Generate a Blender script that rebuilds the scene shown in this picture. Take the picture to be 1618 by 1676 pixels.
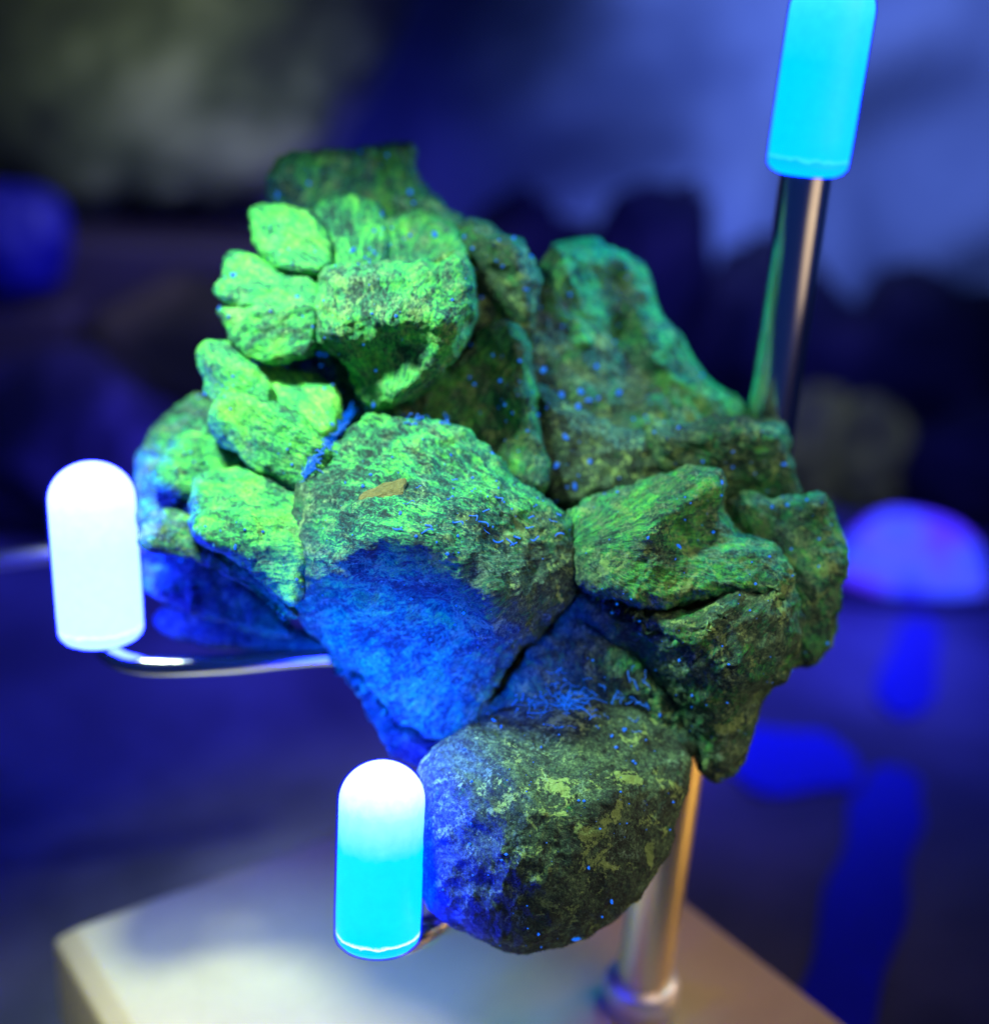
import bpy, math, random
import numpy as np
from mathutils import Vector, Matrix
from mathutils.bvhtree import BVHTree

random.seed(7); np.random.seed(7)
scene = bpy.context.scene
for o in list(bpy.data.objects): bpy.data.objects.remove(o)
col = scene.collection

# ------------------------------------------------------------------ camera
U = 8e-5                      # metres per design unit (2000 units = focus distance)
FPX, CX, CY = 2000.0, 809.0, 838.0
PITCH, ROLL = math.radians(20), math.radians(3.0)
TABLE_DROP = 2230.0           # the table lies this far (units) below the lens
CAM = Vector((0, 0, TABLE_DROP * U))
fwd = Vector((0, math.cos(PITCH), -math.sin(PITCH)))
r0 = Vector((1, 0, 0)); u0 = r0.cross(fwd)
c_, s_ = math.cos(ROLL), math.sin(ROLL)
cup = u0 * c_ - r0 * s_
crt = r0 * c_ + u0 * s_
M3 = np.array([list(crt), list(-cup), list(fwd)])      # rows: image right, image down, forward

def P(x, y, z=0.0):
    """design point: seen at photo pixel (x, y), z units behind the focus plane -> world metres"""
    d = FPX + z
    v = np.array([(x - CX) / FPX * d, (y - CY) / FPX * d, d])
    w = (v @ M3) * U
    return Vector((CAM.x + w[0], CAM.y + w[1], CAM.z + w[2]))

def Parr(a):
    d = FPX + a[:, 2]
    v = np.stack([(a[:, 0] - CX) / FPX * d, (a[:, 1] - CY) / FPX * d, d], 1)
    return (v @ M3) * U + np.array(CAM)

def on_plane(x, y, h):
    """point on the horizontal plane h units above the table, seen at pixel (x, y)"""
    v = np.array([(x - CX) / FPX, (y - CY) / FPX, 1.0]) @ M3
    t = (h * U - CAM.z) / v[2]
    return Vector((CAM.x + v[0] * t, CAM.y + v[1] * t, h * U))

def at_y(x, y, Y):
    """point on the vertical plane Y units ahead of the lens, seen at pixel (x, y)"""
    v = np.array([(x - CX) / FPX, (y - CY) / FPX, 1.0]) @ M3
    t = Y * U / v[1]
    return Vector((CAM.x + v[0] * t, Y * U, CAM.z + v[2] * t))

cd = bpy.data.cameras.new('camera'); cam = bpy.data.objects.new('camera', cd); col.objects.link(cam)
cd.sensor_fit = 'HORIZONTAL'; cd.sensor_width = 36; cd.lens = 36 * FPX / 1618
cd.clip_start = 0.01; cd.clip_end = 20
cam.matrix_world = Matrix(((crt.x, cup.x, -fwd.x, CAM.x), (crt.y, cup.y, -fwd.y, CAM.y), (crt.z, cup.z, -fwd.z, CAM.z), (0, 0, 0, 1)))
cd.dof.use_dof = True
cd.dof.focus_distance = (FPX - 55) * U
cd.dof.aperture_fstop = 7.2
scene.camera = cam
scene.render.resolution_x = 988; scene.render.resolution_y = 1024

# ------------------------------------------------------------------ light
world = bpy.data.worlds.new('World'); scene.world = world; world.use_nodes = True
bg = world.node_tree.nodes['Background']
bg.inputs[0].default_value = (0.005, 0.018, 0.11, 1); bg.inputs[1].default_value = 1.0
scene.view_settings.view_transform = 'Standard'; scene.view_settings.look = 'None'
scene.view_settings.exposure = 0; scene.view_settings.gamma = 1

def lamp(name, kind, loc, power, color, size=0.02, target=None, spot=None, blend=0.5):
    l = bpy.data.lights.new(name, kind); l.energy = power; l.color = color
    if kind == 'AREA': l.size = size
    else: l.shadow_soft_size = size
    if kind == 'SPOT': l.spot_size = math.radians(spot); l.spot_blend = blend
    o = bpy.data.objects.new(name, l); col.objects.link(o); o.location = loc
    if target is not None: o.rotation_euler = (target - loc).to_track_quat('-Z', 'Y').to_euler()
    return o

lamp('torch', 'SPOT', P(-210, -760, -560), 2.1, (0.74, 1.0, 0.66), 0.009, P(480, 880, 60), 70, 1.0)
wl = lamp('warm_lamp', 'AREA', P(2500, 300, -700), 0.036, (1.0, 0.72, 0.40), 0.11, P(1100, 950, 150))
wl.data.spread = math.radians(100)
lamp('warm_base_fill', 'SPOT', P(2300, 600, 900), 0.35, (1.0, 0.66, 0.42), 0.03, on_plane(1000, 1650, 400), 34, 0.9)  # unseen fill added to warm the base block
lamp('warm_post_fill', 'SPOT', P(2500, 1900, 300), 0.42, (1.0, 0.58, 0.15), 0.03, P(1080, 1360, 400), 30, 0.8)  # unseen fill added low down to put gold on the post
lamp('side_fill', 'SPOT', P(-900, 1050, -700), 0.55, (0.92, 1.0, 0.86), 0.02, P(300, 1640, 480), 30, 1.0)  # unseen fill added to lighten the base from the left
lamp('blue_facet_fill', 'SPOT', P(-250, 1750, -950), 5.4, (0.0, 0.075, 1.0), 0.012, P(600, 1130, 60), 28, 1.0)  # added blue fill for the shaded facets, no visible source
lamp('teal_rim_fill', 'SPOT', P(1700, -500, 650), 2.3, (0.0, 0.50, 0.62), 0.012, P(1020, 680, 250), 38, 0.8)  # added fill that gives the back ridge teal rims
lamp('violet_lamp', 'SPOT', at_y(2300, -900, 3400), 7.5, (0.055, 0.055, 1.0), 0.05, at_y(900, 660, 5600), 80, 0.6)
lamp('backdrop_lamp', 'SPOT', at_y(1500, -900, 5200), 9.5, (0.165, 0.275, 1.0), 0.04, at_y(1350, 60, 8300), 60, 0.9)
lamp('olive_rock_fill', 'SPOT', at_y(500, -1100, 4600), 1.8, (0.92, 1.0, 0.50), 0.04, at_y(260, 330, 7100), 54, 0.9)  # added spot to brighten the olive rock, no visible source

# ------------------------------------------------------------------ helpers
def tag(o, label=None, cat=None, group=None, kind=None):
    if label: o['label'] = label
    if cat: o['category'] = cat
    if group: o['group'] = group
    if kind: o['kind'] = kind
    return o

def empty(name, loc=(0, 0, 0)):
    o = bpy.data.objects.new(name, None); col.objects.link(o); o.location = loc
    o.empty_display_size = 0.005
    return o

def mesh_obj(name, verts, faces, mat, parent=None, smooth=True):
    me = bpy.data.meshes.new(name)
    me.from_pydata([tuple(v) for v in verts], [], faces); me.update()
    if smooth: me.polygons.foreach_set('use_smooth', [True] * len(me.polygons))
    if mat: me.materials.append(mat)
    o = bpy.data.objects.new(name, me); col.objects.link(o)
    if parent is not None:
        o.parent = parent; o.matrix_parent_inverse = Matrix.Translation(parent.location).inverted()
    return o

# gradient noise in numpy
_perm = np.random.permutation(512).astype(np.int64); _perm = np.concatenate([_perm, _perm, _perm])
_grad = np.random.normal(size=(512, 3)); _grad /= np.linalg.norm(_grad, axis=1)[:, None]
def noise3(p):
    i = np.floor(p).astype(np.int64); f = p - i; i &= 255
    w = f * f * f * (f * (f * 6 - 15) + 10)
    r = 0
    for dx in (0, 1):
        for dy in (0, 1):
            for dz in (0, 1):
                h = _perm[_perm[_perm[i[:, 0] + dx] + i[:, 1] + dy] + i[:, 2] + dz]
                g = _grad[h]
                d = (g * (f - np.array([dx, dy, dz]))).sum(1)
                r = r + d * (w[:, 0] if dx else 1 - w[:, 0]) * (w[:, 1] if dy else 1 - w[:, 1]) * (w[:, 2] if dz else 1 - w[:, 2])
    return r * 1.6

# ------------------------------------------------------------------ materials
class NT:
    def __init__(self, name):
        self.m = bpy.data.materials.new(name); self.m.use_nodes = True
        self.t = self.m.node_tree; self.n = self.t.nodes; self.bsdf = self.n['Principled BSDF']; self.out = self.n['Material Output']
    def add(self, typ, **kw):
        n = self.n.new(typ)
        for k, v in kw.items(): setattr(n, k, v)
        return n
    def link(self, a, b): self.t.links.new(a, b)
    def noise(self, vec, scale, detail=3, rough=0.6, dist=0.0):
        n = self.add('ShaderNodeTexNoise'); n.inputs['Scale'].default_value = scale; n.inputs['Detail'].default_value = detail
        n.inputs['Roughness'].default_value = rough; n.inputs['Distortion'].default_value = dist
        if vec is not None: self.link(vec, n.inputs['Vector'])
        return n.outputs['Fac']
    def ramp(self, fac, stops):
        n = self.add('ShaderNodeValToRGB'); e = n.color_ramp.elements
        while len(e) < len(stops): e.new(0.5)
        for el, (p, c) in zip(e, stops):
            el.position = p; el.color = (*c, 1) if len(c) == 3 else c
        self.link(fac, n.inputs[0]); return n.outputs[0]
    def mix(self, fac, a, b, mode='MIX'):
        n = self.add('ShaderNodeMix', data_type='RGBA', blend_type=mode)
        for s, v in ((n.inputs[0], fac), (n.inputs[6], a), (n.inputs[7], b)):
            if isinstance(v, bpy.types.NodeSocket): self.link(v, s)
            elif isinstance(v, (int, float)): s.default_value = v
            else: s.default_value = (*v, 1)
        return n.outputs[2]
    def math(self, op, a, b=0.0, clamp=False):
        n = self.add('ShaderNodeMath', operation=op, use_clamp=clamp)
        for s, v in ((n.inputs[0], a), (n.inputs[1], b)):
            if isinstance(v, bpy.types.NodeSocket): self.link(v, s)
            else: s.default_value = v
        return n.outputs[0]
    def smooth(self, v, lo, hi):
        n = self.add('ShaderNodeMapRange', interpolation_type='SMOOTHSTEP')
        self.link(v, n.inputs[0]); n.inputs[1].default_value = lo; n.inputs[2].default_value = hi
        return n.outputs[0]
    def bump(self, h, strength, dist, normal=None):
        b = self.add('ShaderNodeBump'); b.inputs['Strength'].default_value = strength; b.inputs['Distance'].default_value = dist
        self.link(h, b.inputs['Height'])
        if normal is not None: self.link(normal, b.inputs['Normal'])
        return b.outputs['Normal']

def rock_material():
    k = NT('fluorescent_mineral')
    a = k.add('ShaderNodeAttribute', attribute_name='rock').outputs['Vector']     # units / 100
    g = k.add('ShaderNodeAttribute', attribute_name='grain').outputs['Vector']    # (along, across, depth)
    w = k.add('ShaderNodeAttribute', attribute_name='weather').outputs['Fac']
    b = k.add('ShaderNodeAttribute', attribute_name='bright').outputs['Fac']
    wn = k.add('ShaderNodeTexNoise'); wn.inputs['Scale'].default_value = 5.0; wn.inputs['Detail'].default_value = 3; k.link(a, wn.inputs['Vector'])
    wv = k.add('ShaderNodeVectorMath', operation='MULTIPLY_ADD'); k.link(wn.outputs['Color'], wv.inputs[0]); wv.inputs[1].default_value = (0.8, 1.9, 0.8); k.link(g, wv.inputs[2])
    g = wv.outputs[0]
    streak = k.noise(g, 1.0, 4, 0.65, 0.4)
    fibre = k.noise(g, 3.2, 3, 0.7, 0.5)
    patch = k.noise(a, 1.3, 5, 0.62, 0.6)
    patch2 = k.noise(a, 2.7, 6, 0.68, 0.3)
    speck = k.noise(a, 17, 4, 0.72, 0.2)
    grit = k.noise(a, 42, 3, 0.7)
    # base green, streaked along the grain
    f = k.math('ADD', k.math('MULTIPLY', streak, 0.30), k.math('ADD', k.math('MULTIPLY', fibre, 0.30), k.math('ADD', k.math('MULTIPLY', patch, 0.44), k.math('MULTIPLY', speck, 0.30))))
    f = k.math('ADD', f, k.math('SUBTRACT', k.math('MULTIPLY', k.math('SUBTRACT', b, 0.5), 0.28), 0.125))
    green = k.ramp(f, [(0.455, (0.003, 0.026, 0.032)), (0.515, (0.009, 0.105, 0.085)), (0.56, (0.024, 0.31, 0.105)), (0.62, (0.10, 0.60, 0.10)), (0.72, (0.34, 0.88, 0.15))])
    # weathered olive and grey crust
    f2 = k.math('ADD', k.math('MULTIPLY', speck, 0.45), k.math('ADD', k.math('MULTIPLY', patch2, 0.40), k.math('MULTIPLY', fibre, 0.2)))
    olive = k.ramp(f2, [(0.42, (0.005, 0.013, 0.018)), (0.49, (0.016, 0.042, 0.045)), (0.57, (0.06, 0.145, 0.09)), (0.68, (0.20, 0.40, 0.19))])
    wm = k.math('ADD', k.math('MULTIPLY', w, 1.15), k.math('MULTIPLY', k.math('SUBTRACT', patch2, 0.5), 1.6))
    wm = k.smooth(k.math('ADD', wm, k.math('MULTIPLY', k.math('SUBTRACT', speck, 0.5), 1.3)), 0.25, 0.75)
    c = k.mix(wm, green, olive)
    # dark mossy grit
    dk = k.smooth(k.math('ADD', k.math('MULTIPLY', patch, 0.8), k.math('MULTIPLY', grit, 0.45)), 0.66, 0.78)
    c = k.mix(k.math('MULTIPLY', dk, 0.75), c, (0.007, 0.016, 0.022))
    lm = k.noise(a, 1.9, 6, 0.7, 0.7)
    lm = k.smooth(k.math('ADD', lm, k.math('MULTIPLY', k.math('SUBTRACT', speck, 0.5), 0.34)), 0.55, 0.63)
    c = k.mix(k.math('MULTIPLY', lm, k.math('MULTIPLY', w, 1.25, True)), c, k.mix(speck, (0.10, 0.27, 0.07), (0.40, 0.64, 0.24)))
    # pale bluish bloom and pale grains
    bl = k.smooth(k.math('ADD', k.noise(a, 2.1, 5, 0.7, 0.8), k.math('MULTIPLY', k.math('SUBTRACT', speck, 0.5), 0.6)), 0.60, 0.74)
    c = k.mix(k.math('MULTIPLY', bl, k.math('ADD', k.math('MULTIPLY', w, 0.7), 0.08)), c, (0.20, 0.42, 0.36))
    gr = k.smooth(grit, 0.63, 0.74)
    c = k.mix(k.math('MULTIPLY', gr, k.math('ADD', k.math('MULTIPLY', w, 0.8), 0.08)), c, (0.42, 0.62, 0.36))
    k.link(c, k.bsdf.inputs['Base Color'])
    k.bsdf.inputs['Roughness'].default_value = 0.72
    k.bsdf.inputs['Specular IOR Level'].default_value = 0.35
    n = k.bump(streak, 0.4, 0.0008)
    n = k.bump(fibre, 0.5, 0.0005, n)
    n = k.bump(speck, 0.5, 0.00045, n)
    n = k.bump(grit, 0.7, 0.00028, n)
    k.link(n, k.bsdf.inputs['Normal'])
    return k.m

def plain(name, color, rough=0.6, metallic=0.0, var=0.25, scale=60, bump=0.0, emit=None, estr=0.0, spec=0.5):
    k = NT(name)
    tc = k.add('ShaderNodeTexCoord').outputs['Object']
    n = k.noise(tc, scale, 4, 0.6)
    c = k.mix(k.math('MULTIPLY', n, 1.0), tuple(v * (1 - var) for v in color), tuple(min(1, v * (1 + var)) for v in color))
    k.link(c, k.bsdf.inputs['Base Color'])
    k.bsdf.inputs['Roughness'].default_value = rough; k.bsdf.inputs['Metallic'].default_value = metallic
    k.bsdf.inputs['Specular IOR Level'].default_value = spec
    if bump: k.link(k.bump(n, bump, 0.001), k.bsdf.inputs['Normal'])
    if emit:
        k.bsdf.inputs['Emission Color'].default_value = (*emit, 1); k.bsdf.inputs['Emission Strength'].default_value = estr
    return k.m

def patchy(name, c1, c2, c3, scale, rough=0.8, lo=0.4, hi=0.62):
    k = NT(name)
    tc = k.add('ShaderNodeTexCoord').outputs['Object']
    n = k.noise(tc, scale, 5, 0.6, 0.5)
    c = k.ramp(n, [(lo, c1), ((lo + hi) / 2, c2), (hi, c3)])
    k.link(c, k.bsdf.inputs['Base Color']); k.bsdf.inputs['Roughness'].default_value = rough
    k.link(k.bump(k.noise(tc, scale * 4, 4), 0.5, 0.004), k.bsdf.inputs['Normal'])
    return k.m

def tip_material(name, emit, dome, strength):
    k = NT(name)
    tc = k.add('ShaderNodeTexCoord').outputs['Object']
    n = k.noise(tc, 700, 3, 0.6)
    k.bsdf.inputs['Base Color'].default_value = (0.03, 0.12, 0.2, 1)
    k.bsdf.inputs['Roughness'].default_value = 0.42
    al = k.add('ShaderNodeAttribute', attribute_name='along').outputs['Fac']
    k.link(k.ramp(k.math('ADD', al, k.math('MULTIPLY', k.math('SUBTRACT', n, 0.5), 0.05)), [(0.0, emit), (0.075, tuple(v * 0.8 for v in emit[:2]) + (1.0,)), (0.085, dome), (0.10, emit), (0.55, emit), (0.76, tuple(0.65 * a + 0.35 * b for a, b in zip(emit, dome))), (0.90, dome)]), k.bsdf.inputs['Emission Color'])  # dome end painted whiter to stand for light falling from above
    k.link(k.math('MULTIPLY', k.math('ADD', k.math('MULTIPLY', n, 0.16), 0.92), strength), k.bsdf.inputs['Emission Strength'])
    k.link(k.bump(n, 0.10, 0.0004), k.bsdf.inputs['Normal'])
    return k.m

def halo_material(name, color, strength, opac):
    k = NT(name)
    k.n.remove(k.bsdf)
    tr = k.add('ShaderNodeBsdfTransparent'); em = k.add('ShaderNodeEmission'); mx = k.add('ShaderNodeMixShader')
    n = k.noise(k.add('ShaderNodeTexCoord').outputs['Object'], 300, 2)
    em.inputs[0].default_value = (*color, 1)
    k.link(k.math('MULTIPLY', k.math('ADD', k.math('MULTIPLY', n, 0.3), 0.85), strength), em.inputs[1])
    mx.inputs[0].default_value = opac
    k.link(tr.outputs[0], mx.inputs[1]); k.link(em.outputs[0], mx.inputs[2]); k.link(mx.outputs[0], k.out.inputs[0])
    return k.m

ROCK = rock_material()
HALO = halo_material('tip_halo', (0.0, 0.02, 1.0), 0.9, 0.30)  # emissive shell added round each tip to imitate a blue halo
CHROME = plain('polished_steel', (0.78, 0.77, 0.76), 0.16, 1.0, 0.06, 200)
TIP_W = tip_material('glowing_tip_strong', (0.0105, 0.0195, 1.0), (0.017, 0.022, 1.0), 100.0)
TIP_C = tip_material('glowing_tip', (0.0, 0.0120, 1.0), (0.016, 0.0200, 1.0), 100.0)
TIP_B = tip_material('glowing_tip_far', (0.0, 0.032, 1.0), (0.002, 0.040, 1.0), 32.0)
SPECK = plain('fluorescent_dust', (0.01, 0.05, 0.25), 0.6, 0, 0.2, 500, 0, (0.004, 0.17, 1.0), 0.9)

# ------------------------------------------------------------------ setting
def grid_sheet(name, x0, x1, y0, y1, nx, ny, fn, mat):
    xs = np.linspace(x0, x1, nx); ys = np.linspace(y0, y1, ny)
    v = [fn(x, y) for y in ys for x in xs]
    f = [(j * nx + i, j * nx + i + 1, (j + 1) * nx + i + 1, (j + 1) * nx + i) for j in range(ny - 1) for i in range(nx - 1)]
    return mesh_obj(name, v, f, mat)

def table_material():
    k = NT('table_top')
    tc = k.add('ShaderNodeTexCoord').outputs['Object']
    n = k.noise(tc, 9, 4, 0.55, 0.5)
    c = k.ramp(n, [(0.35, (0.06, 0.06, 0.085)), (0.5, (0.13, 0.12, 0.18)), (0.66, (0.24, 0.23, 0.33))])
    k.link(c, k.bsdf.inputs['Base Color']); k.bsdf.inputs['Roughness'].default_value = 0.42
    k.link(k.bump(k.noise(tc, 300, 3), 0.15, 0.0005), k.bsdf.inputs['Normal'])
    return k.m
tb = grid_sheet('table', -1.2, 1.2, -0.3, 0.80, 3, 3, lambda x, y: (x, y, 0), table_material())
tag(tb, 'dark navy table top under the stand', 'table', kind='structure')

def cloth(x, y):
    # x across in metres, y up in metres
    d = 0.018 * math.sin(x * 26 + y * 9 + 0.7) + 0.012 * math.sin(x * 47 - y * 30 + 2) + 0.009 * math.sin(x * 15 - y * 55) + 0.02 * math.sin(x * 9 + 1.0)
    return (x, 0.72 + d, y)
bd = grid_sheet('backdrop', -0.9, 0.9, 0.0, 1.0, 120, 80, cloth, patchy('grey_cloth', (0.10, 0.12, 0.17), (0.25, 0.28, 0.34), (0.42, 0.45, 0.48), 4.0, 0.9, 0.38, 0.62))
tag(bd, 'crumpled blue-grey cloth hanging behind the dark rocks', 'backdrop', kind='structure')

# ------------------------------------------------------------------ background things (out of focus)
def blob(name, center, size, seed, mat, rough=0.28, facet=0.0, nu=64, nv=40, parent=None, flat=True):
    """displaced lump standing on its flattened foot; center = its base centre"""
    rng = np.random.RandomState(seed)
    th = np.linspace(0, math.pi, nv); ph = np.linspace(0, 2 * math.pi, nu, endpoint=False)
    T, F = np.meshgrid(th, ph, indexing='ij')
    d = np.stack([np.sin(T) * np.cos(F), np.sin(T) * np.sin(F), np.cos(T)], -1).reshape(-1, 3)
    off = rng.uniform(0, 100, 3)
    r = 1 + rough * noise3(d * 1.6 + off) + rough * 0.5 * np.abs(noise3(d * 3.7 + off)) + rough * 0.28 * noise3(d * 8 + off)
    p = d * r[:, None]
    if facet:
        for _ in range(9):
            nrm = rng.normal(size=3); nrm /= np.linalg.norm(nrm)
            s = p @ nrm; lim = rng.uniform(0.68, 0.9)
            p = p - np.outer(np.maximum(s - lim, 0) * facet, nrm)
    p = p * np.array(size) * 0.5
    p[:, 2] += size[2] * 0.5
    p[:, 2] = np.maximum(p[:, 2], 0.0)
    f = []
    for j in range(nv - 1):
        for i in range(nu):
            f.append((j * nu + i, (j + 1) * nu + i, (j + 1) * nu + (i + 1) % nu, j * nu + (i + 1) % nu))
    o = mesh_obj(name, p, f, mat, parent)
    o.location = center
    return o

def box_obj(name, lo, hi, mat, bevel=0.003, parent=None, rotz=0):
    cx, cy = (lo[0] + hi[0]) / 2, (lo[1] + hi[1]) / 2
    hx, hy, h = (hi[0] - lo[0]) / 2, (hi[1] - lo[1]) / 2, hi[2] - lo[2]
    v = [(sx * hx, sy * hy, z) for z in (0, h) for sx, sy in ((-1, -1), (1, -1), (1, 1), (-1, 1))]
    f = [(3, 2, 1, 0), (4, 5, 6, 7)] + [(i, (i + 1) % 4, 4 + (i + 1) % 4, 4 + i) for i in range(4)]
    o = mesh_obj(name, v, f, mat, parent, smooth=False)
    o.location = (cx, cy, lo[2]); o.rotation_euler[2] = rotz
    b = o.modifiers.new('bevel', 'BEVEL'); b.width = bevel; b.segments = 3
    return o

def span(x0, y0, x1, y1, Y):
    a, b = at_y(x0, y0, Y), at_y(x1, y1, Y); return a, b

DARK = patchy('dark_rock', (0.004, 0.004, 0.006), (0.014, 0.011, 0.014), (0.05, 0.036, 0.036), 22)
OLIVE = patchy('olive_rock', (0.02, 0.026, 0.015), (0.10, 0.13, 0.04), (0.36, 0.40, 0.16), 13, 0.8, 0.36, 0.64)
YELLOW = patchy('yellow_rock', (0.22, 0.24, 0.008), (0.5, 0.54, 0.015), (0.62, 0.62, 0.03), 30)
PLINTH = plain('violet_black_board', (0.035, 0.025, 0.06), 0.6, 0, 0.4, 25)
BLUE = plain('reflection_blue', (0.01, 0.01, 0.6), 0.35, 0, 0.15, 30)  # colour of the strips that imitate blue reflections on the table

a, b = span(-420, 345, 500, 345, 7400)
pl = box_obj('display_plinth', (a.x, a.y - 0.03, 0), (b.x, a.y + 0.09, a.z), PLINTH, 0.006)
tag(pl, 'violet-black display plinth under the big olive rock', 'plinth')
t = blob('olive_rock', ((a.x + b.x) / 2 + 0.01, a.y + 0.02, a.z), (b.x - a.x + 0.10, 0.11, 0.26), 5, OLIVE, 0.3, 0.7)
tag(t, 'big blurred olive grey rock on the violet-black plinth', 'rock')
a2, b2 = span(-420, 468, 130, 468, 6800)
pl = box_obj('display_plinth', (a2.x, a2.y - 0.01, 0), (b2.x, a2.y + 0.055, a2.z), PLINTH, 0.005)
tag(pl, 'low violet-black plinth carrying the blue lump', 'plinth')
def standing(name, x0, x1, ytop, Y, seed, mat, label, cat, depth=0.07, rough=0.3, group=None, zb=0.0):
    a = at_y(x0, ytop, Y); b = at_y(x1, ytop, Y)
    o = blob(name, ((a.x + b.x) / 2, a.y, zb), (abs(b.x - a.x), depth, (a.z - zb)), seed, mat, rough, 0.6)
    tag(o, label, cat, group); return o
standing('dark_rock', 950, 1190, 290, 7400, 11, DARK, 'tall square-topped dark brown rock in front of the cloth', 'rock')
standing('dark_rock', 700, 1020, 330, 7700, 13, DARK, 'dark rock behind the green mineral, beside the square-topped one', 'rock')
standing('dark_rock', 1130, 1420, 410, 7500, 17, DARK, 'wide low dark rock behind the tall metal rod', 'rock')
standing('dark_rock', 1330, 1760, 445, 7300, 19, DARK, 'dark rock beyond the yellow-green rock', 'rock')
standing('yellow_rock', 1260, 1400, 615, 6500, 23, YELLOW, 'small yellow-green rock right beside the metal rod', 'rock', 0.03)
standing('yellow_rock', 1370, 1510, 628, 6450, 29, YELLOW, 'small yellow-green rock towards the glowing blue cap', 'rock', 0.03)
standing('dark_rock', 1470, 1860, 650, 6300, 31, DARK, 'long dark rock above the glowing blue cap', 'rock', 0.05)
VROCK = patchy('violet_rock', (0.012, 0.010, 0.02), (0.04, 0.03, 0.07), (0.13, 0.10, 0.2), 24)
standing('dark_rock', -120, 300, 560, 5600, 37, VROCK, 'dark violet rock behind the white glowing tip', 'rock', 0.06)
standing('dark_rock', 120, 620, 440, 6700, 41, DARK, 'dark rock between plinth and green mineral petals', 'rock', 0.06)
standing('blue_lump', -90, 115, 290, 6780, 43, plain('navy_lump_blue', (0.004, 0.004, 0.28), 0.6, 0, 0.2, 30), 'saturated blue rounded lump on the low plinth', 'lump', 0.04, 0.12, None, a2.z)

# glowing violet-blue cap on its dark stand, right
def cap():
    c = on_plane(1488, 968, 30)
    dep = (c - CAM).dot(fwd) / U
    root = empty('glowing_cap', c)
    ax = crt * math.cos(math.radians(13)) - cup * math.sin(math.radians(13))
    up = cup * math.cos(math.radians(13)) + crt * math.sin(math.radians(13))
    bk = Vector((0, 1, 0))
    v, f = [], []; nu, nv = 40, 16
    s = U * dep / 2000
    for j in range(nv + 1):
        t = j / nv * math.pi / 2
        for i in range(nu):
            q = i / nu * 2 * math.pi
            p = c + ax * (math.cos(q) * math.cos(t) ** 0.7 * 124 * s) + bk * (math.sin(q) * math.cos(t) ** 0.7 * 40 * s) + up * (math.sin(t) * 128 * s)
            v.append(p)
    for j in range(nv):
        for i in range(nu): f.append((j * nu + i, j * nu + (i + 1) % nu, (j + 1) * nu + (i + 1) % nu, (j + 1) * nu + i))
    f.append(tuple(range(nu - 1, -1, -1)))
    k = NT('glowing_violet_plastic')
    tc = k.add('ShaderNodeTexCoord').outputs['Object']
    n = k.noise(tc, 45, 2)
    k.bsdf.inputs['Base Color'].default_value = (0.2, 0.25, 0.8, 1)
    k.link(k.ramp(n, [(0.35, (0.02, 0.015, 1.0)), (0.48, (0.06, 0.12, 1.0)), (0.6, (0.10, 0.025, 1.0))]), k.bsdf.inputs['Emission Color'])
    k.bsdf.inputs['Emission Strength'].default_value = 0.9
    o = mesh_obj('dome', v, f, k.m, root)
    v, f = [], []
    for z, q in ((0.0, 1.12), (0.0035, 1.12), (0.0045, 1.05)):
        for i in range(nu):
            a = i / nu * 2 * math.pi; v.append((c.x + math.cos(a) * 122 * s * q, c.y + math.sin(a) * 42 * s * q, z))
    for j in range(2):
        for i in range(nu): f.append((j * nu + i, j * nu + (i + 1) % nu, (j + 1) * nu + (i + 1) % nu, (j + 1) * nu + i))
    f.append(tuple(range(nu - 1, -1, -1))); f.append(tuple(2 * nu + i for i in range(nu)))
    mesh_obj('foot', v, f, PLINTH, root)
    tag(root, 'glowing violet-blue rounded cap on a dark foot behind the right end of the mineral', 'glowing cap')
cap()

def strip(name, pts, w, label, h=20):
    """flat strip on the table standing in for a blue light reflection"""
    cp = [on_plane(x, y, h) for x, y in pts]; ps = []
    for i in range(len(cp) - 1): ps += [cp[i].lerp(cp[i + 1], k / 10) for k in range(10)]
    ps.append(cp[-1]); w0 = w
    v, f = [], []
    for i, p in enumerate(ps):
        d = (ps[min(i + 1, len(ps) - 1)] - ps[max(i - 1, 0)]); d.z = 0; d.normalize(); n = Vector((-d.y, d.x, 0))
        e = abs(2 * i / (len(ps) - 1) - 1); w = w0 * max(0.15, (1 - e ** 5) ** 0.5) * (1 + 0.12 * math.sin(i * 0.7))
        for sgn in (-1, 1):
            for z in (0.0006, p.z): v.append((p.x + n.x * sgn * w, p.y + n.y * sgn * w, z))
    for i in range(len(ps) - 1):
        q = i * 4
        f += [(q + 1, q + 3, q + 7, q + 5), (q, q + 4, q + 6, q + 2), (q, q + 1, q + 5, q + 4), (q + 2, q + 6, q + 7, q + 3)]
    e = len(v) - 4
    f += [(0, 2, 3, 1), (e, e + 1, e + 3, e + 2)]
    o = mesh_obj(name, v, f, BLUE, smooth=False); tag(o, label, 'plastic strip')  # not real plastic: added strip imitating a blue reflection on the table
strip('blue_reflection', [(1330, 1790), (1410, 1500), (1450, 1330), (1470, 1255)], 0.0085, 'long saturated blue strip imitating a reflection on the table beside the base')
strip('blue_reflection', [(1180, 1240), (1400, 1240)], 0.0165, 'short wide blue strip imitating a reflection behind the tall post')
strip('blue_reflection', [(1470, 1170), (1510, 1010)], 0.008, 'blue strip imitating a reflection leading up to the glowing cap')

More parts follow.
